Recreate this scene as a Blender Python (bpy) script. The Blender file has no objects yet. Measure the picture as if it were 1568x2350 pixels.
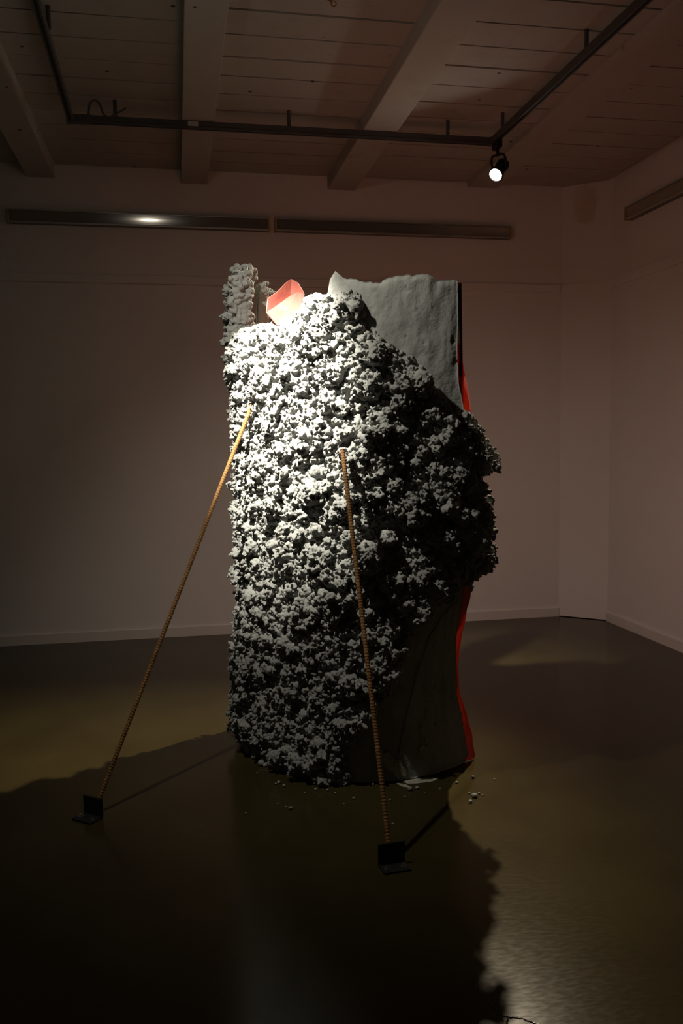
import bpy, bmesh, math, random
import numpy as np
from mathutils import Vector, Matrix
random.seed(7); RNG = np.random.default_rng(11)
SC = bpy.context.scene; COL = SC.collection
R = math.radians

# ------------------------------------------------------------ camera, world, light, exposure
W_PX, H_PX, F_PX = 1568, 2350, 1981.0
YAW, PITCH, ROLL = R(10.766), R(4.853), R(-0.704)
CAM = np.array([0.0, 0.0, 1.5])
def _axes():
    d = np.array([math.sin(YAW)*math.cos(PITCH), math.cos(YAW)*math.cos(PITCH), -math.sin(PITCH)])
    r = np.array([math.cos(YAW), -math.sin(YAW), 0.0]); u = np.cross(r, d)
    return (math.cos(ROLL)*r + math.sin(ROLL)*u, math.cos(ROLL)*u - math.sin(ROLL)*r, d)
AX_R, AX_U, AX_D = _axes()
cam_data = bpy.data.cameras.new('camera'); cam = bpy.data.objects.new('camera', cam_data); COL.objects.link(cam)
cam.matrix_world = Matrix(((AX_R[0], AX_U[0], -AX_D[0], CAM[0]), (AX_R[1], AX_U[1], -AX_D[1], CAM[1]),
                           (AX_R[2], AX_U[2], -AX_D[2], CAM[2]), (0, 0, 0, 1)))
cam_data.sensor_fit = 'VERTICAL'; cam_data.sensor_height = 36.0; cam_data.lens = F_PX/H_PX*36.0
cam_data.clip_start = 0.05; SC.camera = cam
SC.view_settings.view_transform = 'Standard'; SC.view_settings.look = 'None'
SC.view_settings.exposure = 0.0; SC.view_settings.gamma = 1.0; SC.view_settings.use_curve_mapping = False
world = bpy.data.worlds.new('dark_world'); SC.world = world; world.use_nodes = True
world.node_tree.nodes['Background'].inputs[0].default_value = (0, 0, 0, 1)
world.node_tree.nodes['Background'].inputs[1].default_value = 0.0

LAMP_A = Vector((-0.22, 3.02, 2.95)); AIM_A = Vector((0.450, 3.76, 1.74)); POWER_A = (1200.0, 80.0)
LAMP_B = Vector((2.01, 5.28, 3.13)); AIM_B = Vector((0.55, 4.0, 1.4)); POWER_B = (800.0, 14.0)
COLOR_A = (1.0, 0.93, 0.80); COLOR_B = (1.0, 0.84, 0.60)

# measured from the photograph: turn pixels into points on planes of the room
def ray(x, y): return AX_D + (x-784)/F_PX*AX_R - (y-1175)/F_PX*AX_U
def on_z(x, y, z=0.0):
    v = ray(x, y); return CAM + v*((z-CAM[2])/v[2])
def on_y(x, y, Y):
    v = ray(x, y); return CAM + v*(Y/v[1])
def project(P):
    Q = P - CAM; z = Q@AX_D
    return 784 + F_PX*(Q@AX_R)/z, 1175 - F_PX*(Q@AX_U)/z

# ------------------------------------------------------------ materials
def mat(name, color, rough=0.8, metal=0.0, noise=None, bump=None, spec=0.5, rough_noise=None):
    m = bpy.data.materials.new(name); m.use_nodes = True; nt = m.node_tree; b = nt.nodes['Principled BSDF']
    b.inputs['Base Color'].default_value = (*color, 1); b.inputs['Roughness'].default_value = rough
    b.inputs['Metallic'].default_value = metal; b.inputs['Specular IOR Level'].default_value = spec
    tc = nt.nodes.new('ShaderNodeTexCoord')
    def tex(scale, detail, stretch=None):
        n = nt.nodes.new('ShaderNodeTexNoise'); n.inputs['Scale'].default_value = scale; n.inputs['Detail'].default_value = detail
        if stretch:
            mp = nt.nodes.new('ShaderNodeMapping'); mp.inputs['Scale'].default_value = stretch
            mp.inputs['Rotation'].default_value = (0, 0, 0.6)
            nt.links.new(tc.outputs['Object'], mp.inputs[0]); nt.links.new(mp.outputs[0], n.inputs['Vector'])
        else: nt.links.new(tc.outputs['Object'], n.inputs['Vector'])
        return n
    if noise:
        scale, c2, lo, hi = noise
        n = tex(scale, 6); rp = nt.nodes.new('ShaderNodeValToRGB')
        rp.color_ramp.elements[0].position = lo; rp.color_ramp.elements[0].color = (*color, 1)
        rp.color_ramp.elements[1].position = hi; rp.color_ramp.elements[1].color = (*c2, 1)
        nt.links.new(n.outputs['Fac'], rp.inputs[0]); nt.links.new(rp.outputs[0], b.inputs['Base Color'])
    if rough_noise:
        scale, stretch, r0, r1 = rough_noise
        n = tex(scale, 8, stretch); mr = nt.nodes.new('ShaderNodeMapRange')
        mr.inputs['From Min'].default_value = 0.35; mr.inputs['From Max'].default_value = 0.65
        mr.inputs['To Min'].default_value = r0; mr.inputs['To Max'].default_value = r1
        nt.links.new(n.outputs['Fac'], mr.inputs[0]); nt.links.new(mr.outputs[0], b.inputs['Roughness'])
    if bump:
        scale, strength, dist = bump
        n = tex(scale, 5); bp = nt.nodes.new('ShaderNodeBump')
        bp.inputs['Strength'].default_value = strength; bp.inputs['Distance'].default_value = dist
        nt.links.new(n.outputs['Fac'], bp.inputs['Height']); nt.links.new(bp.outputs[0], b.inputs['Normal'])
    return m
M = {}
M['wall'] = mat('white_wall_paint', (0.78, 0.74, 0.70), 0.85, noise=(1.3, (0.74, 0.70, 0.66), 0.4, 0.7), bump=(60, 0.06, 0.002), spec=0.25)
M['ceiling'] = mat('ceiling_paint', (0.50, 0.455, 0.405), 0.85, noise=(9, (0.43, 0.39, 0.345), 0.55, 0.8), bump=(45, 0.15, 0.002), spec=0.2)
def add_specks(m):
    nt = m.node_tree; b = nt.nodes['Principled BSDF']; src = b.inputs['Base Color'].links[0].from_socket
    v = nt.nodes.new('ShaderNodeTexVoronoi'); v.inputs['Scale'].default_value = 5.5
    tc = nt.nodes.new('ShaderNodeTexCoord'); nt.links.new(tc.outputs['Object'], v.inputs['Vector'])
    mr = nt.nodes.new('ShaderNodeMapRange'); mr.inputs['From Min'].default_value = .05; mr.inputs['From Max'].default_value = .075
    nt.links.new(v.outputs['Distance'], mr.inputs[0]); mx = nt.nodes.new('ShaderNodeMixRGB'); mx.inputs[1].default_value = (.09, .07, .05, 1)
    nt.links.new(mr.outputs[0], mx.inputs[0]); nt.links.new(src, mx.inputs[2]); nt.links.new(mx.outputs[0], b.inputs['Base Color'])
add_specks(M['ceiling'])
M['gap'] = mat('ceiling_gap_dark', (0.05, 0.04, 0.03), 1.0)
M['base'] = mat('baseboard_paint', (0.72, 0.67, 0.62), 0.6)
M['floor'] = mat('polished_concrete_floor', (0.047, 0.036, 0.013), 0.4, noise=(2.2, (0.034, 0.025, 0.009), 0.35, 0.7), bump=(220, 0.012, 0.0003), spec=0.2,
                 rough_noise=(30, (1, 3, 1), 0.16, 0.20))
M['concrete'] = mat('grey_concrete', (0.27, 0.275, 0.26), 0.95, noise=(7, (0.225, 0.23, 0.217), 0.35, 0.7), bump=(420, 0.5, 0.0012), spec=0.2)
M['plaster'] = mat('smooth_trowelled_concrete', (0.34, 0.347, 0.322), 0.9, noise=(5, (0.27, 0.28, 0.262), 0.35, 0.7), bump=(95, 0.5, 0.005), spec=0.25)
M['rust'] = mat('rusted_steel', (0.23, 0.105, 0.028), 0.75, 0.2, noise=(22, (0.36, 0.19, 0.065), 0.35, 0.7), bump=(300, 0.3, 0.001))
M['darkrust'] = mat('dark_rusted_steel', (0.05, 0.024, 0.012), 0.85, 0.1, noise=(30, (0.09, 0.04, 0.018), 0.4, 0.7))
M['black'] = mat('black_painted_steel', (0.007, 0.007, 0.007), 0.6, 0.1)
M['track'] = mat('grey_track_metal', (0.085, 0.08, 0.075), 0.5, 0.2)
M['trackslot'] = mat('black_track_slot', (0.01, 0.01, 0.01), 0.7)
M['bolt'] = mat('zinc_bolt', (0.55, 0.55, 0.55), 0.3, 1.0)
M['chrome'] = mat('brushed_reflector', (0.42, 0.39, 0.35), 0.12, 0.72)
M['rim'] = mat('aluminium_rim', (0.55, 0.52, 0.48), 0.3, 0.9)
M['housing'] = mat('fixture_housing', (0.16, 0.15, 0.13), 0.4, 0.6)
M['cap'] = mat('yellowed_plastic', (0.42, 0.30, 0.12), 0.5)
M['sticker'] = mat('paper_sticker', (0.55, 0.52, 0.46), 0.8)
M['brass'] = mat('brass', (0.5, 0.33, 0.12), 0.35, 1.0)
def fabric_mat():
    m = bpy.data.materials.new('red_fabric'); m.use_nodes = True; nt = m.node_tree; b = nt.nodes['Principled BSDF']
    b.inputs['Base Color'].default_value = (0.56, 0.17, 0.13, 1); b.inputs['Roughness'].default_value = 0.7
    b.inputs['Specular IOR Level'].default_value = 0.3
    t = nt.nodes.new('ShaderNodeBsdfTranslucent'); t.inputs[0].default_value = (0.80, 0.17, 0.10, 1)
    mx = nt.nodes.new('ShaderNodeMixShader'); mx.inputs[0].default_value = 0.35
    nt.links.new(b.outputs[0], mx.inputs[1]); nt.links.new(t.outputs[0], mx.inputs[2])
    nt.links.new(mx.outputs[0], nt.nodes['Material Output'].inputs['Surface']); return m
M['fabric'] = fabric_mat()
M['pinkfabric'] = mat('faded_pink_fabric', (0.36, 0.10, 0.075), 0.7, bump=(25, 0.3, 0.006))
def lens_mat(strength, color):
    m = bpy.data.materials.new('lamp_lens'); m.use_nodes = True; nt = m.node_tree; b = nt.nodes['Principled BSDF']
    b.inputs['Emission Color'].default_value = (*color, 1); b.inputs['Emission Strength'].default_value = strength; return m
M['lens'] = lens_mat(200.0, (1.0, 0.93, 0.80))

# ------------------------------------------------------------ helpers
def new_obj(name, me, material=None, parent=None, smooth=False):
    if material is not None: me.materials.append(material)
    if smooth: me.shade_smooth()
    o = bpy.data.objects.new(name, me); COL.objects.link(o)
    if parent is not None: o.parent = parent
    return o
def mesh_np(name, V, F):
    V = np.ascontiguousarray(V, dtype=np.float32); F = np.ascontiguousarray(F, dtype=np.int32)
    me = bpy.data.meshes.new(name); k = F.shape[1]
    me.vertices.add(len(V)); me.vertices.foreach_set('co', V.ravel())
    me.loops.add(F.size); me.loops.foreach_set('vertex_index', F.ravel())
    me.polygons.add(len(F)); me.polygons.foreach_set('loop_start', np.arange(0, F.size, k, dtype=np.int32))
    me.update(calc_edges=True); me.validate(); return me
def empty(name, loc, label, cat, group=None):
    o = bpy.data.objects.new(name, None); COL.objects.link(o); o.location = loc; o.empty_display_size = 0.1
    return tag(o, label, cat, group)
def tag(o, label=None, cat=None, group=None, kind=None):
    if label: o['label'] = label
    if cat: o['category'] = cat
    if group: o['group'] = group
    if kind: o['kind'] = kind
    return o
def bm_box(bm, lo, hi, mtx=None):
    vs = [bm.verts.new((x, y, z)) for x in (lo[0], hi[0]) for y in (lo[1], hi[1]) for z in (lo[2], hi[2])]
    for f in ((0, 1, 3, 2), (4, 6, 7, 5), (0, 4, 5, 1), (2, 3, 7, 6), (0, 2, 6, 4), (1, 5, 7, 3)): bm.faces.new([vs[i] for i in f])
    if mtx is not None: bmesh.ops.transform(bm, matrix=mtx, verts=vs)
    return vs
def bm_done(bm, name, bevel=0.0):
    bmesh.ops.recalc_face_normals(bm, faces=bm.faces)
    if bevel: bmesh.ops.bevel(bm, geom=bm.edges[:], offset=bevel, segments=2, affect='EDGES', profile=0.7)
    me = bpy.data.meshes.new(name); bm.to_mesh(me); bm.free(); return me
def box(name, lo, hi, material, parent=None, bevel=0.0, mtx=None):
    bm = bmesh.new(); bm_box(bm, lo, hi, mtx); return new_obj(name, bm_done(bm, name, bevel), material, parent)
def frame_z(d):
    d = Vector(d).normalized(); return d.to_track_quat('Z', 'Y').to_matrix().to_4x4()
def lathe(profile, seg=24):
    """profile of (radius, z); closed around z; end rings are capped"""
    V, F = [], []
    for r, z in profile:
        for k in range(seg):
            a = 2*math.pi*k/seg; V.append((r*math.cos(a), r*math.sin(a), z))
    for i in range(len(profile)-1):
        for k in range(seg):
            a, b = i*seg+k, i*seg+(k+1) % seg; F.append((a, b, b+seg, a+seg))
    V2 = [(0, 0, profile[0][1]), (0, 0, profile[-1][1])]; n = len(V); V += V2
    T = [(n, (k+1) % seg, k) for k in range(seg)] + [(n+1, (len(profile)-1)*seg+k, (len(profile)-1)*seg+(k+1) % seg) for k in range(seg)]
    return V, F+T
def lathe_obj(name, profile, material, parent, mtx, seg=24, smooth=True):
    V, F = lathe(profile, seg); me = bpy.data.meshes.new(name); me.from_pydata([tuple(mtx@Vector(v)) for v in V], [], F)
    o = new_obj(name, me, material, parent, smooth)
    return o
def tube_mesh(name, pts, radius, seg=10):
    pts = [Vector(p) for p in pts]; V, F = [], []; n = len(pts); prev = None
    for i, p in enumerate(pts):
        t = (pts[min(i+1, n-1)]-pts[max(i-1, 0)]).normalized()
        a = prev if prev is not None else (Vector((0, 0, 1)) if abs(t.z) < 0.9 else Vector((1, 0, 0)))
        a = (a - t*a.dot(t)).normalized(); prev = a; b = t.cross(a)
        rr = radius[i] if hasattr(radius, '__len__') else radius
        for k in range(seg):
            w = 2*math.pi*k/seg; V.append(tuple(p + (a*math.cos(w) + b*math.sin(w))*rr))
    for i in range(n-1):
        for k in range(seg):
            a, b = i*seg+k, i*seg+(k+1) % seg; F.append((a, b, b+seg, a+seg))
    F.append(tuple(range(seg-1, -1, -1))); F.append(tuple((n-1)*seg+k for k in range(seg)))
    me = bpy.data.meshes.new(name); me.from_pydata(V, [], F); return me

# ------------------------------------------------------------ the room
X0, X1, Y0, Y1, ZC = -6.5, 3.40, -6.0, 6.65, 3.485
CH0, CH1 = (3.10, Y1), (X1, 6.385)                   # the canted corner
def struct(o): o['kind'] = 'structure'; return o
struct(box('floor', (X0-.2, Y0-.2, -.2), (X1+.2, Y1+.2, 0), M['floor']))
LEDGE = 2.715; RAIL = 2.655
def wall_back():
    o = struct(box('wall_back', (X0, Y1, 0), (CH0[0], Y1+.15, 3.6), M['wall']))
wall_back()
struct(box('wall_right', (X1, Y0, 0), (X1+.15, CH1[1], 3.6), M['wall']))
struct(box('wall_left', (X0-.15, Y0, 0), (X0, Y1+.15, 3.6), M['wall']))
struct(box('wall_front', (X0, Y0-.15, 0), (X1+.15, Y0, 3.6), M['wall']))
bm = bmesh.new()
poly = [CH0, CH1, (X1+.15, CH1[1]), (X1+.15, Y1+.15), (CH0[0], Y1+.15)]
lo = [bm.verts.new((x, y, 0.006)) for x, y in poly]; hi = [bm.verts.new((x, y, 3.6)) for x, y in poly]
bm.faces.new(lo); bm.faces.new(hi)
for i in range(5): bm.faces.new((lo[i], lo[(i+1) % 5], hi[(i+1) % 5], hi[i]))
struct(new_obj('wall_corner', bm_done(bm, 'wall_corner'), M['wall']))
# skirting
struct(box('baseboard_back', (X0, Y1-.014, 0), (CH0[0], Y1, .075), M['base'], bevel=.003))
struct(box('baseboard_right', (X1-.014, Y0, 0), (X1, CH1[1], .075), M['base'], bevel=.003))
# board edge and ledge that run round the room
struct(box('trim_1', (X0, Y1-.022, RAIL), (CH0[0]-.02, Y1, LEDGE), M['wall'], bevel=.004))
struct(box('trim_2', (X1-.022, Y0, RAIL), (X1, CH1[1]-.02, LEDGE+.01), M['wall'], bevel=.004))
d = Vector((CH1[0]-CH0[0], CH1[1]-CH0[1], 0)); L = d.length; ang = math.atan2(d.y, d.x)
mt = Matrix.Translation((CH0[0], CH0[1], 0))@Matrix.Rotation(ang, 4, 'Z')
struct(box('trim_3', (0, -.012, LEDGE-.012), (L, .01, LEDGE+.004), M['wall'], bevel=.003, mtx=mt))

# ceiling: boards between beams
ceiling = struct(box('ceiling', (X0-.2, Y0-.2, ZC+.022), (X1+.2, Y1+.2, ZC+.2), M['gap']))
BEAMS = [(-6.5, -6.3), (-5.4, -5.2), (-4.3, -4.1), (-3.2, -3.0), (-2.1, -1.9), (-.995, -.80), (.088, .28), (1.185, 1.40), (2.30, 2.54), (3.36, X1)]
for a, b in BEAMS[:-1]:
    bm = bmesh.new(); bm_box(bm, (a, Y0, 3.39 if a < 2 else 3.455), (b, Y1, ZC+.03)); new_obj('beam', bm_done(bm, 'beam', .006), M['ceiling'], ceiling)
edges = [v for ab in BEAMS for v in ab][1:-1]
bays = [(edges[i], edges[i+1]) for i in range(0, len(edges)-1, 2) if edges[i+1]-edges[i] > .1]
for bi, (a, b) in enumerate(bays):
    off = {3: .12, 4: .12, 5: .128, 6: 0.0, 7: .095, 8: .02}.get(bi+1, 0.1)
    ys = [Y0] + [4.099 + off + .2478*k for k in range(-28, 11)]
    ys = [y for y in ys if y < Y1-.05] + [Y1]
    for i in range(len(ys)-1):
        g = random.choice((.006, .009, .010, .012)); 
        if bi == 6 and i % 3 == 1: g = .026
        if bi == 7 and i % 3 == 0: g = .022
        if i < 24 and i > 0: continue
        y_lo = ys[i] if i else Y0
        if i == 0: y_hi = ys[24]
        else: y_hi = ys[i+1]
        dz = random.uniform(0, .003)
        box('plank', (a-.004, y_lo+g*.5, ZC+dz), (b+.004, y_hi-g*.5, ZC+.024), M['ceiling'], ceiling)

# ------------------------------------------------------------ lighting track under the ceiling
TZ0, TZ1 = 3.345, 3.388
trk = empty('lighting_track', (.72, 5.37, TZ1), 'dark grey metal lighting track hung in a U below the boarded ceiling', 'light track')
def loc(p): return tuple(Vector(p)-Vector((.72, 5.37, TZ1)))
def track_run(p, q, w=.034):
    p, q = Vector(p), Vector(q); d = q-p; L = d.length
    m = Matrix.Translation(loc((p.x, p.y, TZ0)))@Matrix.Rotation(math.atan2(d.y, d.x), 4, 'Z')
    bm = bmesh.new(); h = TZ1-TZ0
    for lo_, hi_ in (((0, -w/2, .012), (L, w/2, h)), ((0, -w/2, 0), (L, -w/2+.009, .014)), ((0, w/2-.009, 0), (L, w/2, .014))): bm_box(bm, lo_, hi_, m)
    o = new_obj('rail', bm_done(bm, 'rail'), M['track'], trk)
    box('slot', (.01, -w/2+.010, .006), (L-.01, w/2-.010, .011), M['trackslot'], o, mtx=m)
track_run((-.555, 5.375, 0), (2.035, 5.375, 0))
track_run((-.548, 5.36, 0), (-.50, 1.2, 0))
track_run((2.028, 5.36, 0), (2.04, 1.2, 0))
for cx in (-.55, 2.03): box('corner_joint', loc((cx-.022, 5.352, TZ0-.003)), loc((cx+.022, 5.397, TZ1+.003)), M['track'], trk, bevel=.003)
box('corner_joint', loc((-.53, 5.356, TZ0-.002)), loc((-.43, 5.394, TZ1+.002)), M['track'], trk, bevel=.002)
for px_, py_ in ((.727, 5.38), (1.733, 5.38), (-.296, 5.38), (2.03, 5.21), (2.035, 4.11), (-.52, 4.3)):
    V = tube_mesh('hanger', [loc((px_, py_, TZ1-.002)), loc((px_, py_, ZC+.004))], .011, 12); new_obj('hanger', V, M['track'], trk)
pt = on_y(443, 274, 5.375-.017); box('sticker', loc((pt[0]-.03, 5.356, TZ0+.012)), loc((pt[0]+.03, 5.3583, TZ1-.004)), M['sticker'], trk)
cpts = []
for x, y in ((203, 268), (206, 240), (216, 230), (228, 238), (238, 262), (250, 268), (266, 262), (290, 248)):
    q = on_y(x, y, 5.375-.035); cpts.append(tuple(q))
def smooth_path(P, n=8):
    P = [Vector(p) for p in P]; out = []
    for i in range(len(P)-1):
        a, b, c, d_ = P[max(i-1, 0)], P[i], P[i+1], P[min(i+2, len(P)-1)]
        for k in range(n):
            t = k/n; out.append(.5*((2*b)+(c-a)*t+(2*a-5*b+4*c-d_)*t*t+(3*b-a-3*c+d_)*t**3))
    return out+[P[-1]]
cab = new_obj('power_cable', tube_mesh('power_cable', smooth_path(cpts), .006, 8), M['track'], None, True)
tag(cab, 'loose grey cable looped over the lighting track near its dark corner', 'cable')

# ------------------------------------------------------------ spotlights
def spotlight(head, aim, mount, label, power, color, size, blend, radius):
    root = empty('track_spotlight', mount, label, 'spotlight', None); mi = Matrix.Translation(-Vector(mount))
    d = (aim-head).normalized(); fr = Matrix.Translation(head)@frame_z(d); m = mi@fr
    lathe_obj('head', [(.020, -.150), (.030, -.146), (.032, -.100), (.036, -.096), (.036, -.090), (.032, -.086), (.034, -.05), (.046, -.03), (.046, -.004), (.041, -.004), (.039, -.016), (.0, -.018)][:-1], M['black'], root, m, 28)
    # cooling fins at the back of the head
    for k in range(4): lathe_obj('fin', [(.031, -.142+k*.011), (.040, -.142+k*.011), (.040, -.138+k*.011), (.031, -.138+k*.011)], M['black'], root, m, 24, False)
    lathe_obj('lens', [(.002, -.009), (.037, -.010), (.037, -.013), (.002, -.013)], M['lens'], root, m, 28)
    # yoke: stem, bridge and two side arms at the head's pivot
    piv = head - d*.075; side = d.cross(Vector((0, 0, 1))).normalized(); up = side.cross(d).normalized()
    top = Vector((mount[0], mount[1], mount[2]-.045)); bridge = piv + (top-piv).normalized()*.085
    pts = [piv+side*.046, piv+side*.048+(bridge-piv)*.7, bridge+side*.034, bridge, bridge-side*.034, piv-side*.048+(bridge-piv)*.7, piv-side*.046]
    new_obj('yoke', tube_mesh('yoke', [mi@p for p in smooth_path(pts, 5)], .0075, 8), M['black'], root, True)
    new_obj('stem', tube_mesh('stem', [mi@bridge, mi@top], .011, 12), M['black'], root, True)
    box('adapter', (-.018, -.045, -.05), (.018, .045, .0), M['black'], root, bevel=.004)
    for s in (-1, 1): lathe_obj('pivot_knob', [(.003, 0), (.010, 0), (.010, .012), (.003, .014)], M['black'], root, mi@Matrix.Translation(piv+side*.044*s)@frame_z(side*s), 12)
    for nm, pw, sz in zip(('spot_beam', 'spot_spill'), power, size):       # the reflector's beam and the wide spill around it
        ld = bpy.data.lights.new(nm, 'SPOT'); ld.energy = pw; ld.color = color; ld.spot_size = sz; ld.spot_blend = blend; ld.shadow_soft_size = radius
        lo_ = bpy.data.objects.new(nm, ld); COL.objects.link(lo_); lo_.parent = root
        lo_.matrix_local = mi@Matrix.Translation(head+d*.004)@frame_z(-d)
    return root
spotlight(LAMP_B, AIM_B, (2.03, 5.30, TZ0+.004), 'lit black track spotlight hanging at the corner of the lighting track', POWER_B, COLOR_B, (R(70), R(140)), 1.0, .03)
spotlight(LAMP_A, AIM_A, (-.29, 2.95, ZC), 'black ceiling spotlight aimed down at the front of the rough sculpture', POWER_A, COLOR_A, (R(36.5), R(100)), 1.0, .022)

# ------------------------------------------------------------ trough lights on the walls
def trough(name_label, length, mtx, group):
    root = bpy.data.objects.new('trough_light', None); COL.objects.link(root); root.matrix_world = mtx; tag(root, name_label, 'light fixture', group)
    h, dp = .092, .07     # local: x along the wall, y out of the wall (negative = into the room), z up
    bm = bmesh.new(); bm_box(bm, (.012, -dp+.02, 0), (length-.012, 0, h)); new_obj('housing', bm_done(bm, 'housing', .002), M['housing'], root)
    # shallow curved reflector
    n = 10; V, F = [], []
    for i in range(n+1):
        t = i/n; z = .012+t*(h-.024); y = -dp+.012-.0096*t+.0008*math.sin(math.pi*t); V += [(.016, y, z), (length-.016, y, z)]
    for i in range(n): F.append((2*i, 2*i+1, 2*i+3, 2*i+2))
    me = bpy.data.meshes.new('reflector'); me.from_pydata(V, [], F); new_obj('reflector', me, M['chrome'], root, True)
    for z0 in (0, h-.010): box('rim', (.012, -dp, z0), (length-.012, -dp+.022, z0+.010), M['rim'], root, bevel=.002)
    for x0 in (0, length-.014): box('end_cap', (x0, -dp-.002, -.003), (x0+.014, 0, h+.003), M['cap'], root, bevel=.002)
    return root
a = on_y(15, 480, 6.58); b = on_y(619, 504, 6.58); c = on_y(631, 504, 6.58); e = on_y(1175, 518, 6.58)
zb = 3.058
trough('long trough light on the back wall left of its neighbour, meeting it above the sculpture', b[0]-a[0], Matrix.Translation((a[0], Y1, zb)), None)['label'] = 'trough light high on the back wall at the far end from the lit spotlight'
trough('trough light high on the back wall below the lit spotlight', e[0]-c[0], Matrix.Translation((c[0], Y1, zb)), None)
trough('trough light mounted high on the side wall beyond the canted corner', 2.6, Matrix.Translation((X1, 6.08, 3.098))@Matrix.Rotation(-math.pi/2, 4, 'Z'), None)
hk = empty('ceiling_hook', (.745, 4.02, ZC), 'small brass hook screwed into a ceiling board', 'hook')
lathe_obj('plate', [(.003, 0), (.018, 0), (.018, -.005), (.003, -.006)], M['brass'], hk, Matrix.Identity(4), 16)
new_obj('hook', tube_mesh('hook', [(0, 0, -.004), (0, 0, -.02)]+[(.012-.012*math.cos(t), 0, -.022-.012*math.sin(t)) for t in np.linspace(0, 4.2, 10)], .003, 8), M['brass'], hk, True)

# ------------------------------------------------------------ the sculpture: a bent concrete sheet
CTRL = [(.47, 4.405), (.425, 4.40), (.375, 4.375), (.335, 4.30), (.32, 4.18), (.34, 4.00), (.44, 3.80), (.58, 3.645), (.77, 3.567), (.95, 3.567), (1.12, 3.62), (1.27, 3.70), (1.42, 3.79), (1.50, 3.845)]
_p = np.array([(p.x, p.y) for p in smooth_path([(x, y, 0) for x, y in CTRL], 24)])
U0 = .143; _s = U0+np.concatenate([[0], np.cumsum(np.hypot(*np.diff(_p, axis=0).T))]); U_END = _s[-1]
_t = np.gradient(_p, _s, axis=0); _t /= np.hypot(_t[:, 0], _t[:, 1])[:, None]
def curve(u, z=0.0):
    """plan point, tangent and outward normal of the sheet at arc length u; high up its right half swings forward"""
    u = np.asarray(u, float); z = np.asarray(z, float); u, z = np.broadcast_arrays(u, z); x = np.interp(u, _s, _p[:, 0]); y = np.interp(u, _s, _p[:, 1])
    w = np.clip((z-.4)/.9, 0, 1); g = .32*w*w*(3-2*w); q = np.maximum(u-1.0, 0); y = y-g*q*q*1.05; 
    tx = np.interp(u, _s, _t[:, 0]); ty = np.interp(u, _s, _t[:, 1])-g*2.1*q; n = np.hypot(tx, ty); tx, ty = tx/n, ty/n
    return np.stack([x, y], -1), np.stack([tx, ty], -1), np.stack([ty, -tx], -1)
_us = np.linspace(.62, U_END, 900)
def u_z_at(px, py):
    """where the sight line of a pixel of the photograph meets the front of the bent sheet"""
    z = np.full(len(_us), 1.5)
    for _ in range(4):
        P, _, _ = curve(_us, z); Q = np.column_stack([P, z]); X, Y = project(Q); z = z + (Y-py)/F_PX*np.hypot(P[:, 0], P[:, 1])*1.0
    P, _, _ = curve(_us, z); X, Y = project(np.column_stack([P, z])); i = np.argmin(abs(X-px)); return _us[i], z[i]
def table(rows):
    q = [u_z_at(x, y) for x, y in rows]; return np.array(q)
# top of the sheet
top_px = table([(640, 737), (668, 735), (690, 700), (720, 672), (750, 672), (756, 632), (768, 622), (785, 641), (830, 649), (870, 648), (885, 637), (930, 632), (975, 628), (1002, 645), (1030, 638), (1052, 645), (1075, 650)])
top_left = np.array([(0, 2.22), (.165, 2.27), (.196, 2.25), (.202, 2.06), (.224, 2.05), (.234, 2.28), (.27, 2.34), (.36, 2.33), (.43, 2.25), (.46, 2.04), (.56, 2.01), (.66, 2.015)])
TU = np.concatenate([top_left[:, 0], top_px[:, 0], [3]]); TZ = np.concatenate([top_left[:, 1], top_px[:, 1], [top_px[-1, 1]]])
def ztop(u): return np.interp(u, TU, TZ)
edge = table([(1052, 645), (1050, 780), (1053, 880), (1063, 930), (1066, 1100), (1063, 1330), (1058, 1390), (1052, 1430), (1048, 1480), (1048, 1590), (1054, 1625), (1062, 1660), (1069, 1700), (1075, 1728), (1066, 1752)])
edge = edge[np.argsort(edge[:, 1])]
def uend(z): return np.interp(z, edge[:, 1], edge[:, 0])
lin = table([(1052, 785), (1062, 810), (1068, 850), (1074, 880), (1082, 930), (1088, 1000), (1088, 1250), (1083, 1335), (1081, 1375), (1073, 1405), (1068, 1440), (1061, 1465), (1057, 1500), (1056, 1590), (1067, 1612), (1078, 1650), (1089, 1690), (1092, 1725), (1092, 1742)])
lin = lin[np.argsort(lin[:, 1])]
def ulin(z): return np.where(z > lin[-1, 1], uend(z)-.01, np.interp(z, lin[:, 1], lin[:, 0]))

def value_noise(x, y, seed, octaves=3):
    """smooth 2-D noise in about -1..1"""
    out = np.zeros(np.broadcast(x, y).shape); amp, tot = 1.0, 0.0
    for o in range(octaves):
        g = np.random.default_rng(seed+o).uniform(-1, 1, (256, 256)); xi, yi = np.floor(x).astype(int), np.floor(y).astype(int)
        fx, fy = x-xi, y-yi; fx = fx*fx*(3-2*fx); fy = fy*fy*(3-2*fy); a, b = xi % 256, yi % 256; a1, b1 = (a+1) % 256, (b+1) % 256
        out += amp*((g[a, b]*(1-fx)+g[a1, b]*fx)*(1-fy)+(g[a, b1]*(1-fx)+g[a1, b1]*fx)*fy); tot += amp; amp *= .5; x, y = x*2.03+7.1, y*2.03+3.7
    return out/tot

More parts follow.
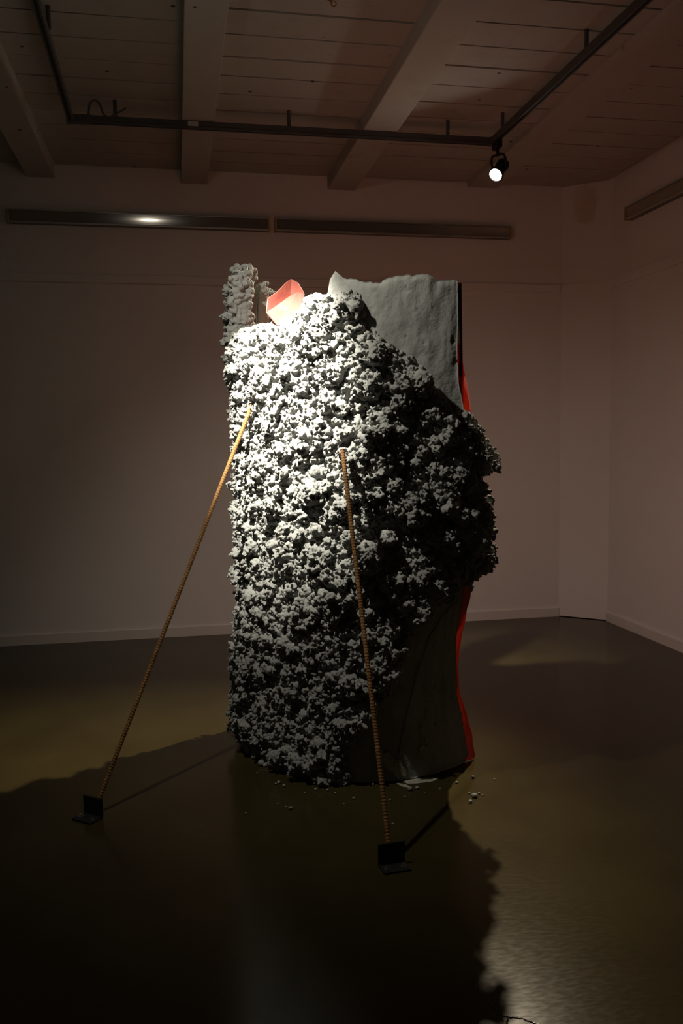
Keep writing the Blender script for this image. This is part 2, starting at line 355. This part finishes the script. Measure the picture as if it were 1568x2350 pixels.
SCULPT = empty('concrete_sculpture', (.8, 3.8, 0), 'tall bent concrete slab with rough lumpy grey front and red lining', 'sculpture')
SB = np.array([.8, 3.8, 0])
def grid_faces(nr, nc):
    i = np.arange(nr-1)[:, None]*nc+np.arange(nc-1)[None, :]; return np.stack([i, i+1, i+nc+1, i+nc], -1).reshape(-1, 4)
def build_shell():
    nu, nz = 200, 260; a = np.linspace(0, 1, nu)[None, :]; b = np.linspace(0, 1, nz)[:, None]
    z0 = b*2.2; U = U0+a*(uend(z0)-U0)
    for _ in range(3):
        jag = .012*value_noise(U*22, U*0, 5, 3)+.006*value_noise(U*75, U*0, 6, 2); Zt = ztop(U)+jag; Z = b*Zt + .004; U = U0+a*(uend(Z)-U0+.004*value_noise(Z*14, Z*0+2, 8, 2))
    P, T, N = curve(U, Z)
    right = np.clip((U-1.25)/.3, 0, 1)
    d = .007*value_noise(U*4, Z*3, 21, 2)+.005*value_noise(U*26, Z*18, 25, 4) + right*(.006*value_noise(U*20, Z*2.6, 31, 3))
    pits = value_noise(U*38, Z*38, 41, 2); d -= .010*np.clip(pits-.55, 0, 1)*4*.5
    th = (.045+.008*value_noise(U*8, Z*8, 51, 2))*np.interp(U, [.19, .22, .5, .6], [1, .35, .35, 1])
    lip = np.clip((Zt-Z)/.02, 0, 1)**.5                    # rounded rim
    outer = np.concatenate([P+N*(d*lip-(1-lip)*.012)[..., None], Z[..., None]], -1)
    inner = np.concatenate([P-N*(th*(.6+.4*lip))[..., None], (Z-.004*(1-lip))[..., None]], -1)
    V = np.concatenate([outer.reshape(-1, 3), inner.reshape(-1, 3)])-SB; n = nu*nz; F = grid_faces(nz, nu)
    Fi = F[:, ::-1]+n
    def strip(idx): idx = np.asarray(idx); return np.stack([idx[:-1], idx[:-1]+n, idx[1:]+n, idx[1:]], -1)
    topi = (nz-1)*nu+np.arange(nu); boti = np.arange(nu)[::-1]; lef = np.arange(nz)*nu; rig = (np.arange(nz)*nu+nu-1)[::-1]
    FF = np.concatenate([F, Fi, strip(topi), strip(boti), strip(lef), strip(rig)])
    return new_obj('slab', mesh_np('slab', V, FF), M['plaster'], SCULPT, True)
shell = build_shell(); shell['label'] = 'smooth trowelled grey concrete sheet'

# rough crust: clusters of blobs grown on the sheet, where the photograph shows them
MASK = np.array([(300, 300), (640, 300), (672, 690), (700, 664), (715, 655), (735, 660), (760, 672), (790, 660), (826, 668), (832, 690), (824, 742), (862, 756), (885, 780), (925, 804), (968, 834), (995, 858), (1006, 900), (1052, 930), (1100, 945), (1300, 950), (1300, 1342), (1086, 1338), (1058, 1385), (1008, 1402), (982, 1440), (938, 1490), (926, 1562), (900, 1610), (858, 1638), (842, 1680), (818, 1712), (798, 1760), (788, 1850), (300, 1850)], float)
def sdist(px, py):
    """signed distance in photograph pixels, positive inside the crust's outline"""
    d2 = np.full(px.shape, 1e12); ins = np.zeros(px.shape, bool); n = len(MASK)
    for i in range(n):
        ax, ay = MASK[i]; bx, by = MASK[(i+1) % n]; ex, ey = bx-ax, by-ay
        t = np.clip(((px-ax)*ex+(py-ay)*ey)/(ex*ex+ey*ey), 0, 1); d2 = np.minimum(d2, (px-ax-t*ex)**2+(py-ay-t*ey)**2)
        if ey != 0: ins ^= ((ay > py) != (by > py)) & (px < (bx-ax)*(py-ay)/(ey)+ax)
    return np.where(ins, 1, -1)*np.sqrt(d2)
left_T = np.array([(0, .085), (.10, .10), (.2, .115), (.42, .115), (.50, .085), (.62, .08), (.72, .05), (.95, .05), (1.2, .055), (1.38, .05), (1.5, .045), (1.74, .05), (1.80, .105), (2.05, .095), (2.2, .07), (2.4, .03)])
def ext_at(z): return np.interp(z, [.70, .78, .86, .95, 1.05, 1.15, 1.25, 1.34, 1.45, 1.5, 1.53, 1.56], [.0, .03, .045, .055, .062, .038, .042, .034, .024, .014, .005, .0])
RC = .035
def crust_base(U, Z):
    """base point and normal, rounding over both ends of the sheet"""
    ue = uend(Z)+ext_at(Z); uc = np.clip(U, U0, ue); P, T, N = curve(uc, Z)
    over = np.where(U > ue, U-ue, np.where(U < U0, U-U0, 0))
    ph = np.clip(over/RC, -2.7, 2.7); c, s = np.cos(ph)[..., None], np.sin(ph)[..., None]
    NN = N*c+T*s; Q = P-N*RC+NN*RC
    return np.concatenate([Q, Z[..., None]], -1), np.concatenate([NN, np.zeros_like(Z)[..., None]], -1)
def build_crust(step=.0046, voxel=.0033):
    us = np.arange(U0-.095, U_END+.02, step); zs = np.arange(.0, 2.42, step); nu, nz = len(us), len(zs)
    U, Z = np.meshgrid(us, zs)
    B, N = crust_base(U, Z); px, py = project(B+N*.05)
    facing = -(N[..., 0]*B[..., 0]+N[..., 1]*B[..., 1])           # >0 faces the camera
    sd = sdist(px, py); sd = np.where((U < .62), 60, sd)
    sd = np.where((U > 1.2) & (facing < 0), np.minimum(sd, np.where((Z > .74) & (Z < 1.52), 60, -60)), sd)
    zt = ztop(np.clip(U, 0, U_END))
    sd = np.minimum(sd, (zt-.002-Z)*560)                            # stop at the rim
    sd = np.where(U < .212, np.minimum(sd, (Z-2.22)*560), sd)        # the thin finger carries one lump only
    sd = sd + 9*value_noise(U*24, Z*24, 77, 3)
    inside = sd > 0; edge_f = np.clip(sd/38, 0, 1)**.5
    wl = np.clip((.78-U)/.25, 0, 1); wr = np.clip((U-1.15)/.35, 0, 1)
    T = .022*(1-wl)*(1-wr) + wl*np.interp(Z, left_T[:, 0], left_T[:, 1])*.55 + wr*.034
    T = T*edge_f + np.interp(U, [.8, 1.1], [.014, .024])*value_noise(U*7, Z*7, 81, 2)*edge_f
    T = T*(.35+.65*np.clip(Z/.10, 0, 1))
    H = np.where(inside, T-.006, -.02)
    CV, CF, nv = [], [], 0
    def ico(sub):
        bm = bmesh.new(); bmesh.ops.create_icosphere(bm, subdivisions=sub, radius=1.0)
        v = np.array([w.co[:] for w in bm.verts]); f = np.array([[w.index for w in q.verts] for q in bm.faces]); bm.free(); return v, f
    def grow(spacing, rlo, rhi, olo, ohi, keep, seed, sub):
        """lumps seated on what has grown so far; the height field is only used to seat the next size"""
        nonlocal nv
        r_ = np.random.default_rng(seed); gx = np.arange(us[0], us[-1], spacing); gz = np.arange(zs[0], zs[-1], spacing)
        CX, CZ = np.meshgrid(gx, gz); CX = (CX+r_.uniform(-.5, .5, CX.shape)*spacing*1.3).ravel(); CZ = (CZ+r_.uniform(-.5, .5, CZ.shape)*spacing*1.3).ravel()
        k = r_.uniform(size=CX.size) < keep; CX, CZ = CX[k], CZ[k]
        ii = np.clip(((CZ-zs[0])/step).round().astype(int), 0, nz-1); jj = np.clip(((CX-us[0])/step).round().astype(int), 0, nu-1)
        clus = value_noise(CX*13, CZ*13, 555, 3); k = (sd[ii, jj] > 3) & (CZ > .004) & ((clus > np.interp(CX, [.7, 1.0], [-.5, -.27])) | (r_.uniform(size=CX.size) < .12) | (spacing > .05) | (spacing < .01)); CX, CZ, ii, jj = CX[k], CZ[k], ii[k], jj[k]; S = sd[ii, jj]
        rr = (r_.uniform(0, 1, CX.size)**1.6*(rhi-rlo)+rlo)*(.55+.45*np.minimum(S/30, 1)); of = r_.uniform(olo, ohi, CX.size); of = of+np.clip((CX-1.05)/.2, 0, 1)*(.4 if rhi > .02 else .1)*r_.uniform(0, 1, CX.size)
        ueq = uend(CZ)+ext_at(CZ); of = np.where(CX > ueq-.03, np.minimum(of, .25), of)
        if rhi > .04: rr = rr*np.interp(CX, [.7, 1.1, 1.3], [.68, .95, 1.2])
        H0 = H[ii, jj].copy(); hc = H0+of*rr
        for q in range(CX.size):
            r = rr[q]; w = int(r/step)+1; i, j = ii[q], jj[q]; i0, i1, j0, j1 = max(i-w, 0), min(i+w+1, nz), max(j-w, 0), min(j+w+1, nu)
            d2 = ((us[j0:j1]-CX[q])**2)[None, :]+((zs[i0:i1]-CZ[q])**2)[:, None]
            np.maximum(H[i0:i1, j0:j1], np.where(d2 < r*r, hc[q]+np.sqrt(np.maximum(r*r-d2, 0)), -1), out=H[i0:i1, j0:j1])
        Bq, Nq = crust_base(CX, CZ); c = Bq+Nq*hc[:, None]; c[:, 2] = np.maximum(c[:, 2], rr*.6)
        v, f = ico(sub); sc = r_.uniform(.78, 1.28, (CX.size, 3)); ang = r_.uniform(0, 6.28, (CX.size, 2))
        q1, q2, q3, q4 = np.cos(ang[:, :1]), np.sin(ang[:, :1]), np.cos(ang[:, 1:]), np.sin(ang[:, 1:])
        W = v[None]*sc[:, None]*(1+r_.uniform(-.10, .10, (CX.size, len(v), 1)))
        x, y, z = W[..., 0], W[..., 1], W[..., 2]; x, y = x*q1-y*q2, x*q2+y*q1; y, z = y*q3-z*q4, y*q4+z*q3
        W = np.stack([x, y, z], -1)*rr[:, None, None]+c[:, None]
        CV.append(W.reshape(-1, 3)); CF.append((f[None]+(np.arange(CX.size)*len(v))[:, None, None]+nv).reshape(-1, 3)); nv += W.shape[0]*len(v)
    # packed layer under the lumps
    keep = inside; F = grid_faces(nz, nu)[::1]; F = F[keep.ravel()[F].all(1)]
    Pb = (B+N*(T-.008)[..., None]).reshape(-1, 3); Pi = (B-N*.03).reshape(-1, 3); n = nu*nz
    e = np.concatenate([F[:, [0, 1]], F[:, [1, 2]], F[:, [2, 3]], F[:, [3, 0]]]); key = np.sort(e, 1); code = key[:, 0]*n+key[:, 1]
    _, first, cnt = np.unique(code, return_index=True, return_counts=True); be = e[first[cnt == 1]]
    side = np.column_stack([be[:, 1], be[:, 0], be[:, 0]+n, be[:, 1]+n]); Q = np.concatenate([F, F[:, ::-1]+n, side])
    used = np.unique(Q); rm = np.full(2*n, -1, np.int64); rm[used] = np.arange(len(used)); Q = rm[Q]
    LV = np.concatenate([Pb, Pi])[used]; LV[:, 2] = np.maximum(LV[:, 2], .002)
    CV.append(LV); CF.append(Q[:, [0, 1, 2]]); CF.append(Q[:, [0, 2, 3]]); nv += len(LV)
    grow(.062, .024, .050, -.6, .2, .80, 101, 2)
    grow(.028, .010, .024, -.35, .6, .80, 202, 2)
    grow(.0145, .0055, .0118, -.3, .8, .72, 303, 1)
    grow(.0085, .0036, .0066, -.15, .8, .62, 404, 1)
    # the broken edges of the tall finger at the left are lumpy all round
    r_ = np.random.default_rng(9); v, f = ico(2)
    for k in range(520):
        if k < 330: uq, zq, oq = r_.uniform(.425, .465), r_.uniform(1.98, 2.30), r_.uniform(-.052, .05)
        elif k < 460: uq = r_.uniform(.24, .45); zq, oq = float(ztop(uq))+r_.uniform(-.04, .012), r_.uniform(-.052, .04)
        else: uq, zq, oq = r_.uniform(.145, .195), r_.uniform(2.21, 2.28), r_.uniform(-.05, .02)
        if uq > .43 and zq > float(ztop(.43))+.02: continue
        p, t_, n_ = curve(uq, zq); c = np.array([p[0]+n_[0]*oq, p[1]+n_[1]*oq, zq]); rr = r_.uniform(.006, .019)*(1 if k < 460 else .8)
        CV.append(v*rr*r_.uniform(.8, 1.25, 3)+c); CF.append(f+nv); nv += len(v)
    V = np.concatenate(CV)-SB
    tmp = bpy.data.objects.new('rough_crust', mesh_np('crust_source', V, np.concatenate(CF))); COL.objects.link(tmp)
    md = tmp.modifiers.new('weld', 'REMESH'); md.mode = 'VOXEL'; md.voxel_size = voxel; md.adaptivity = 0
    dg = bpy.context.evaluated_depsgraph_get(); me = bpy.data.meshes.new_from_object(tmp.evaluated_get(dg)); src = tmp.data
    bpy.data.objects.remove(tmp); bpy.data.meshes.remove(src)
    me.name = 'rough_crust'; me.materials.clear()
    nvt = len(me.vertices); co = np.empty(nvt*3, np.float32); me.vertices.foreach_get('co', co); co = co.reshape(-1, 3); no = np.empty(nvt*3, np.float32); me.vertices.foreach_get('normal', no); no = no.reshape(-1, 3)
    g = value_noise(co[:, 0]*210+co[:, 1]*160, co[:, 2]*210-co[:, 1]*130, 91, 2)*.0016+value_noise(co[:, 0]*75+co[:, 1]*60, co[:, 2]*75-co[:, 1]*48, 93, 3)*.005
    co += no*g[:, None]; co[:, 2] = np.maximum(co[:, 2], .0015); me.vertices.foreach_set('co', co.ravel()); me.update()
    # drop the faces buried inside the sheet
    c0 = np.array([.90, 4.25]); uu = np.linspace(.62, U_END, 400); pc, _, _ = curve(uu, 1.0); an = np.unwrap(np.arctan2(pc[:, 1]-c0[1], pc[:, 0]-c0[0]))
    W = co+SB; aw = np.arctan2(W[:, 1]-c0[1], W[:, 0]-c0[0]); aw = np.where(aw < an[0]-.3, aw+2*math.pi, aw); uq = np.interp(aw, an, uu)
    p, t_, n_ = curve(uq, W[:, 2]); dep = ((W[:, :2]-p)*n_).sum(1)
    hid = (dep < -.013) & (dep > -.06) & (uq > .66) & (uq < uend(W[:, 2])-.03) & (W[:, 2] < ztop(uq)-.05)
    nf = len(me.polygons); q = np.empty(nf*4, np.int32); me.loops.foreach_get('vertex_index', q); q = q.reshape(-1, 4); q = q[~hid[q].all(1)]
    used = np.unique(q); rm = np.full(nvt, -1, np.int32); rm[used] = np.arange(len(used)); bpy.data.meshes.remove(me); me = mesh_np('rough_crust', co[used], rm[q])
    o = new_obj('rough_crust', me, M['concrete'], SCULPT, True)
    o['label'] = 'rough lumpy grey concrete crust'; print('crust faces', len(me.polygons), 'source', len(V))
    return o
crust = build_crust()

def build_lining():
    nu, nz = 90, 170; a = np.linspace(0, 1, nu)[None, :]; b = np.linspace(0, 1, nz)[:, None]
    Z = b*2.0+.006+a*0; ue = ulin(Z)
    Z = b*np.minimum(np.where(a < .5, 1.90, ztop(.05+a*1.4)-.06), 2.12)+.006; ue = np.maximum(ulin(Z), uend(Z)-.012); U = U0+.01+a*(ue-U0-.01)
    P, T, N = curve(U, Z); e = np.clip((U-(uend(Z)-.05))/.05, 0, 1.6)
    off = -.056-.006*value_noise(U*9, Z*5, 61, 2)+np.clip(e, 0, 1)*.046+np.clip(e, 0, 1)*.012*value_noise(Z*16+U*9, Z*3+U*20, 63, 3)
    V = np.concatenate([P+N*off[..., None], Z[..., None]], -1)
    V2 = np.concatenate([P+N*(off-.006)[..., None], Z[..., None]], -1)
    VV = np.concatenate([V.reshape(-1, 3), V2.reshape(-1, 3)])-SB; n = nu*nz; F = grid_faces(nz, nu)
    def strip(idx): idx = np.asarray(idx); return np.stack([idx[:-1], idx[:-1]+n, idx[1:]+n, idx[1:]], -1)
    FF = np.concatenate([F, F[:, ::-1]+n, strip((nz-1)*nu+np.arange(nu)), strip(np.arange(nu)[::-1]), strip(np.arange(nz)*nu), strip((np.arange(nz)*nu+nu-1)[::-1])])
    o = new_obj('fabric_lining', mesh_np('fabric_lining', VV, FF), M['fabric'], SCULPT, True); o['label'] = 'red fabric lining showing past the slab edge'
build_lining()
def build_flap():
    # a stiff folded corner of cloth standing up behind the low part of the rim
    rows = {'a': (612, 716, 3.79), 'b': (616, 684, 3.828), 'c': (638, 669, 3.838), 'd': (656, 650, 3.848), 'e': (669, 640, 3.852), 'f': (684, 649, 3.85), 'g': (699, 674, 3.85),
            'h': (690, 710, 3.82), 'i': (668, 745, 3.77), 'j': (636, 745, 3.77), 'm': (632, 703, 3.85), 'n': (667, 678, 3.87), 'o': (655, 714, 3.82), 'p': (683, 670, 3.86)}
    V = [on_y(x, y, Y)-SB for x, y, Y in rows.values()]; K = list(rows)
    F = [[K.index(c) for c in f] for f in ('abm', 'bcm', 'cdn', 'cnm', 'den', 'efn', 'fgp', 'fpn', 'mno', 'npo', 'gph', 'pho', 'hio', 'ijo', 'jao', 'amo')]
    me = bpy.data.meshes.new('fabric_flap'); me.from_pydata([tuple(v) for v in V], [], F)
    bm = bmesh.new(); bm.from_mesh(me); bmesh.ops.recalc_face_normals(bm, faces=bm.faces); bmesh.ops.subdivide_edges(bm, edges=bm.edges[:], cuts=2, use_grid_fill=True, smooth=.06)
    bm.to_mesh(me); bm.free(); o = new_obj('fabric_flap', me, M['pinkfabric'], SCULPT, False); o['label'] = 'pink folded corner of the fabric lining'
    md = o.modifiers.new('thickness', 'SOLIDIFY'); md.thickness = .005; md.offset = 1
build_flap()

def rebar_mesh(name, a, b, r=.0088, pitch=.0115, seg=10):
    a, b = Vector(a), Vector(b); d = b-a; L = d.length; n = int(L/pitch); pts, rad = [], []
    for i in range(n):
        for t, q in ((0, r), (.52, r), (.64, r*1.12), (.86, r*1.12), (.97, r)): pts.append(a+d*((i+t)/n)); rad.append(q)
    pts.append(b); rad.append(r); return tube_mesh(name, pts, rad, seg)
# vertical bar on the back edge of the slab
def edge_pt(z):
    p, t, n = curve(uend(z), z); q = p+t*.011-n*.022; return np.array([q[0], q[1], z])
e1, e0 = edge_pt(2.13), edge_pt(1.70); e0 = e1+(e0-e1)*1.9
o = new_obj('edge_rebar', rebar_mesh('edge_rebar', tuple(e0-SB), tuple(e1+np.array([0, 0, .010])-SB), .010), M['darkrust'], SCULPT, False); o['label'] = 'thin rusted bar standing at the slab edge'

# ------------------------------------------------------------ the two rebar braces
def brace(foot_px, tip, facing_deg, label):
    f = Vector(on_z(*foot_px)); root = empty('rebar_brace', f, label, 'brace', None); mi = Matrix.Translation(-f)
    rot = Matrix.Rotation(R(facing_deg), 4, 'Z')           # local -y points away from the upright plate, over the foot plate
    bm = bmesh.new(); w = .050; bm_box(bm, (-w, -.062, 0), (w, .008, .008), rot); bm_box(bm, (-w, 0, .008), (w, .008, .080), rot)
    br = new_obj('angle_bracket', bm_done(bm, 'angle_bracket', .0012), M['black'], root)
    for s in (-1, 1):
        m = rot@Matrix.Translation((s*.030, -.034, .008))
        lathe_obj('bolt', [(.001, 0), (.0125, 0), (.0125, .0025), (.0085, .0025), (.0085, .009), (.001, .010)], M['bolt'], br, m, 14, False)
    base = rot@Vector((0, .008+.010, .03))
    new_obj('rod', rebar_mesh('rod', base, Vector(tip)-f), M['rust'], root)
    return root
tipL = on_y(578, 930, 3.91); tipR = on_y(786, 1031, 3.44)
brace((213, 1874), tuple(tipL), -40, 'long rusted rebar brace leaning on the narrow side of the sculpture')
brace((900, 1985), tuple(tipR), 6, 'rusted rebar brace leaning on the front of the sculpture')

# ------------------------------------------------------------ fallen crumbs of concrete
def crumb(px, py, size, k):
    p = on_z(px, py); bm = bmesh.new(); bmesh.ops.create_icosphere(bm, subdivisions=2, radius=size)
    r_ = random.Random(k)
    c = [Vector((r_.uniform(-1, 1), r_.uniform(-1, 1), r_.uniform(-1, 1))).normalized() for _ in range(7)]
    for v in bm.verts:
        n = v.co.normalized(); s = .72+.4*max(0, max(n.dot(q) for q in c)-.55)+r_.uniform(-.08, .08); v.co *= s; v.co.z *= .8
    zmin = min(v.co.z for v in bm.verts)
    for v in bm.verts: v.co.z -= zmin
    o = new_obj('concrete_crumb', bm_done(bm, 'concrete_crumb'), M['concrete'], None, True); o.location = p
    if k == 0: tag(o, 'largest loose lump of grey concrete on the floor by the sculpture foot', 'rubble')
    elif k == 1: tag(o, 'dark concrete lump among crumbs off the red lined corner of the sculpture', 'rubble')
    elif px > 1000: tag(o, 'small grey concrete crumb off the red lined corner of the sculpture', 'rubble', 'crumbs by the red lined corner')
    elif px < 700: tag(o, 'small grey concrete crumb on the floor below the spotlit rough side', 'rubble', 'crumbs below the spotlit side')
    else: tag(o, 'small grey concrete crumb along the front foot of the sculpture', 'rubble', 'crumbs along the front foot')
CR = [(601, 1757, .021), (1090, 1830, .014), (941, 1814, .013), (958, 1811, .010), (1080, 1842, .010), (1086, 1786, .009), (1048, 1798, .008), (985, 1780, .008), (640, 1798, .010), (652, 1806, .009), (633, 1801, .007), (676, 1792, .013),
      (729, 1797, .008), (725, 1813, .008), (752, 1815, .007), (812, 1834, .008), (667, 1858, .011), (656, 1854, .006), (1100, 1822, .006), (1082, 1826, .005), (1108, 1826, .005), (1078, 1822, .005), (630, 1762, .006), (617, 1748, .007), (895, 1838, .007),
      (902, 1893, .007), (564, 1868, .006), (638, 1846, .005), (770, 1822, .006), (856, 1802, .007), (790, 1846, .005), (975, 1822, .005), (1135, 1790, .005), (700, 1822, .005), (930, 1830, .005), (1010, 1812, .006), (590, 1775, .005), (1020, 1850, .005)]
for k, (x, y, s) in enumerate(CR): crumb(x, y, s, k)

# ------------------------------------------------------------ crack in the floor paint
floor = bpy.data.objects['floor']
def crack(px, name):
    pts = [Vector(on_z(x, y)) for x, y in px]; P = []
    for p in smooth_path(pts, 6): P.append(p+Vector((random.uniform(-.002, .002), random.uniform(-.002, .002), .0004)))
    new_obj(name, tube_mesh(name, P, [.0016+random.uniform(-.0007, .0009) for _ in P], 6), M['floor'], floor, True)
    bm = bmesh.new(); prev = None
    for i, p in enumerate(P):
        d_ = (P[min(i+1, len(P)-1)]-P[max(i-1, 0)]).normalized(); n = Vector((-d_.y, d_.x, 0)); w = random.uniform(.002, .004)
        a_, b_ = bm.verts.new(p+n*.001+Vector((0, 0, .0002))), bm.verts.new(p+n*(.001+w)+Vector((0, 0, .0002)))
        if prev: bm.faces.new((prev[0], a_, b_, prev[1]))
        prev = (a_, b_)
    new_obj(name, bm_done(bm, name), M['gap'], floor)
crack([(1088, 2256), (1097, 2270), (1116, 2288), (1130, 2310), (1142, 2318), (1154, 2331), (1167, 2335), (1192, 2337), (1228, 2349), (1290, 2372)], 'crack')
crack([(1166, 2335), (1163, 2348), (1166, 2368)], 'crack')

# ------------------------------------------------------------ crack and pale plaster smears on the bare lower sheet
def on_sheet(x, y, off):
    u, z = u_z_at(x, y); p, t, n = curve(u, z); return np.array([p[0]+n[0]*off, p[1]+n[1]*off, max(z, .004)])
o = new_obj('crack', tube_mesh('crack', [Vector(on_sheet(x, y, .002)-SB) for x, y in ((1040, 1385), (1015, 1412), (1000, 1440), (985, 1458), (972, 1500), (955, 1545), (945, 1590), (932, 1640), (922, 1690), (913, 1735))], .0016, 6), M['gap'], shell)
M['smear'] = mat('pale_plaster_smear', (0.42, 0.40, 0.33), 0.95, noise=(60, (0.25, 0.235, 0.19), 0.4, 0.65), spec=0.2)
def smear(poly, base, parent, origin, thick=.0018):
    top = [Vector(base(x, y, thick)-origin) for x, y in poly]; bot = [Vector(base(x, y, -.004)-origin) for x, y in poly]
    bm = bmesh.new(); a = [bm.verts.new(v) for v in top]; b = [bm.verts.new(v) for v in bot]; n = len(poly)
    bm.faces.new(a); bm.faces.new(b[::-1])
    for i in range(n): bm.faces.new((a[i], b[i], b[(i+1) % n], a[(i+1) % n]))
    new_obj('plaster_smear', bm_done(bm, 'plaster_smear'), M['smear'], parent)
for poly in ([(866, 1722), (874, 1712), (880, 1728), (892, 1724), (906, 1742), (930, 1762), (932, 1778), (912, 1786), (898, 1770), (884, 1764), (872, 1748)], [(904, 1752), (909, 1742), (912, 1746), (907, 1757)],
             [(960, 1716), (968, 1708), (976, 1714), (980, 1706), (979, 1722), (970, 1730), (962, 1726)], [(972, 1692), (975, 1690), (981, 1700), (978, 1704)], [(997, 1658), (1000, 1656), (1004, 1664), (1002, 1666)]):
    smear(poly, on_sheet, shell, SB, .009)
def on_floor(x, y, off): q = on_z(x, y); q[2] = max(off, .0002)*1.0; return q
for poly in ([(918, 1792), (950, 1786), (985, 1784), (1014, 1786), (990, 1794), (965, 1797), (940, 1800)], [(905, 1796), (930, 1800), (948, 1808), (926, 1806)]):
    smear(poly, lambda x, y, f: on_floor(x, y, .0009 if f > 0 else .0001), floor, np.zeros(3))
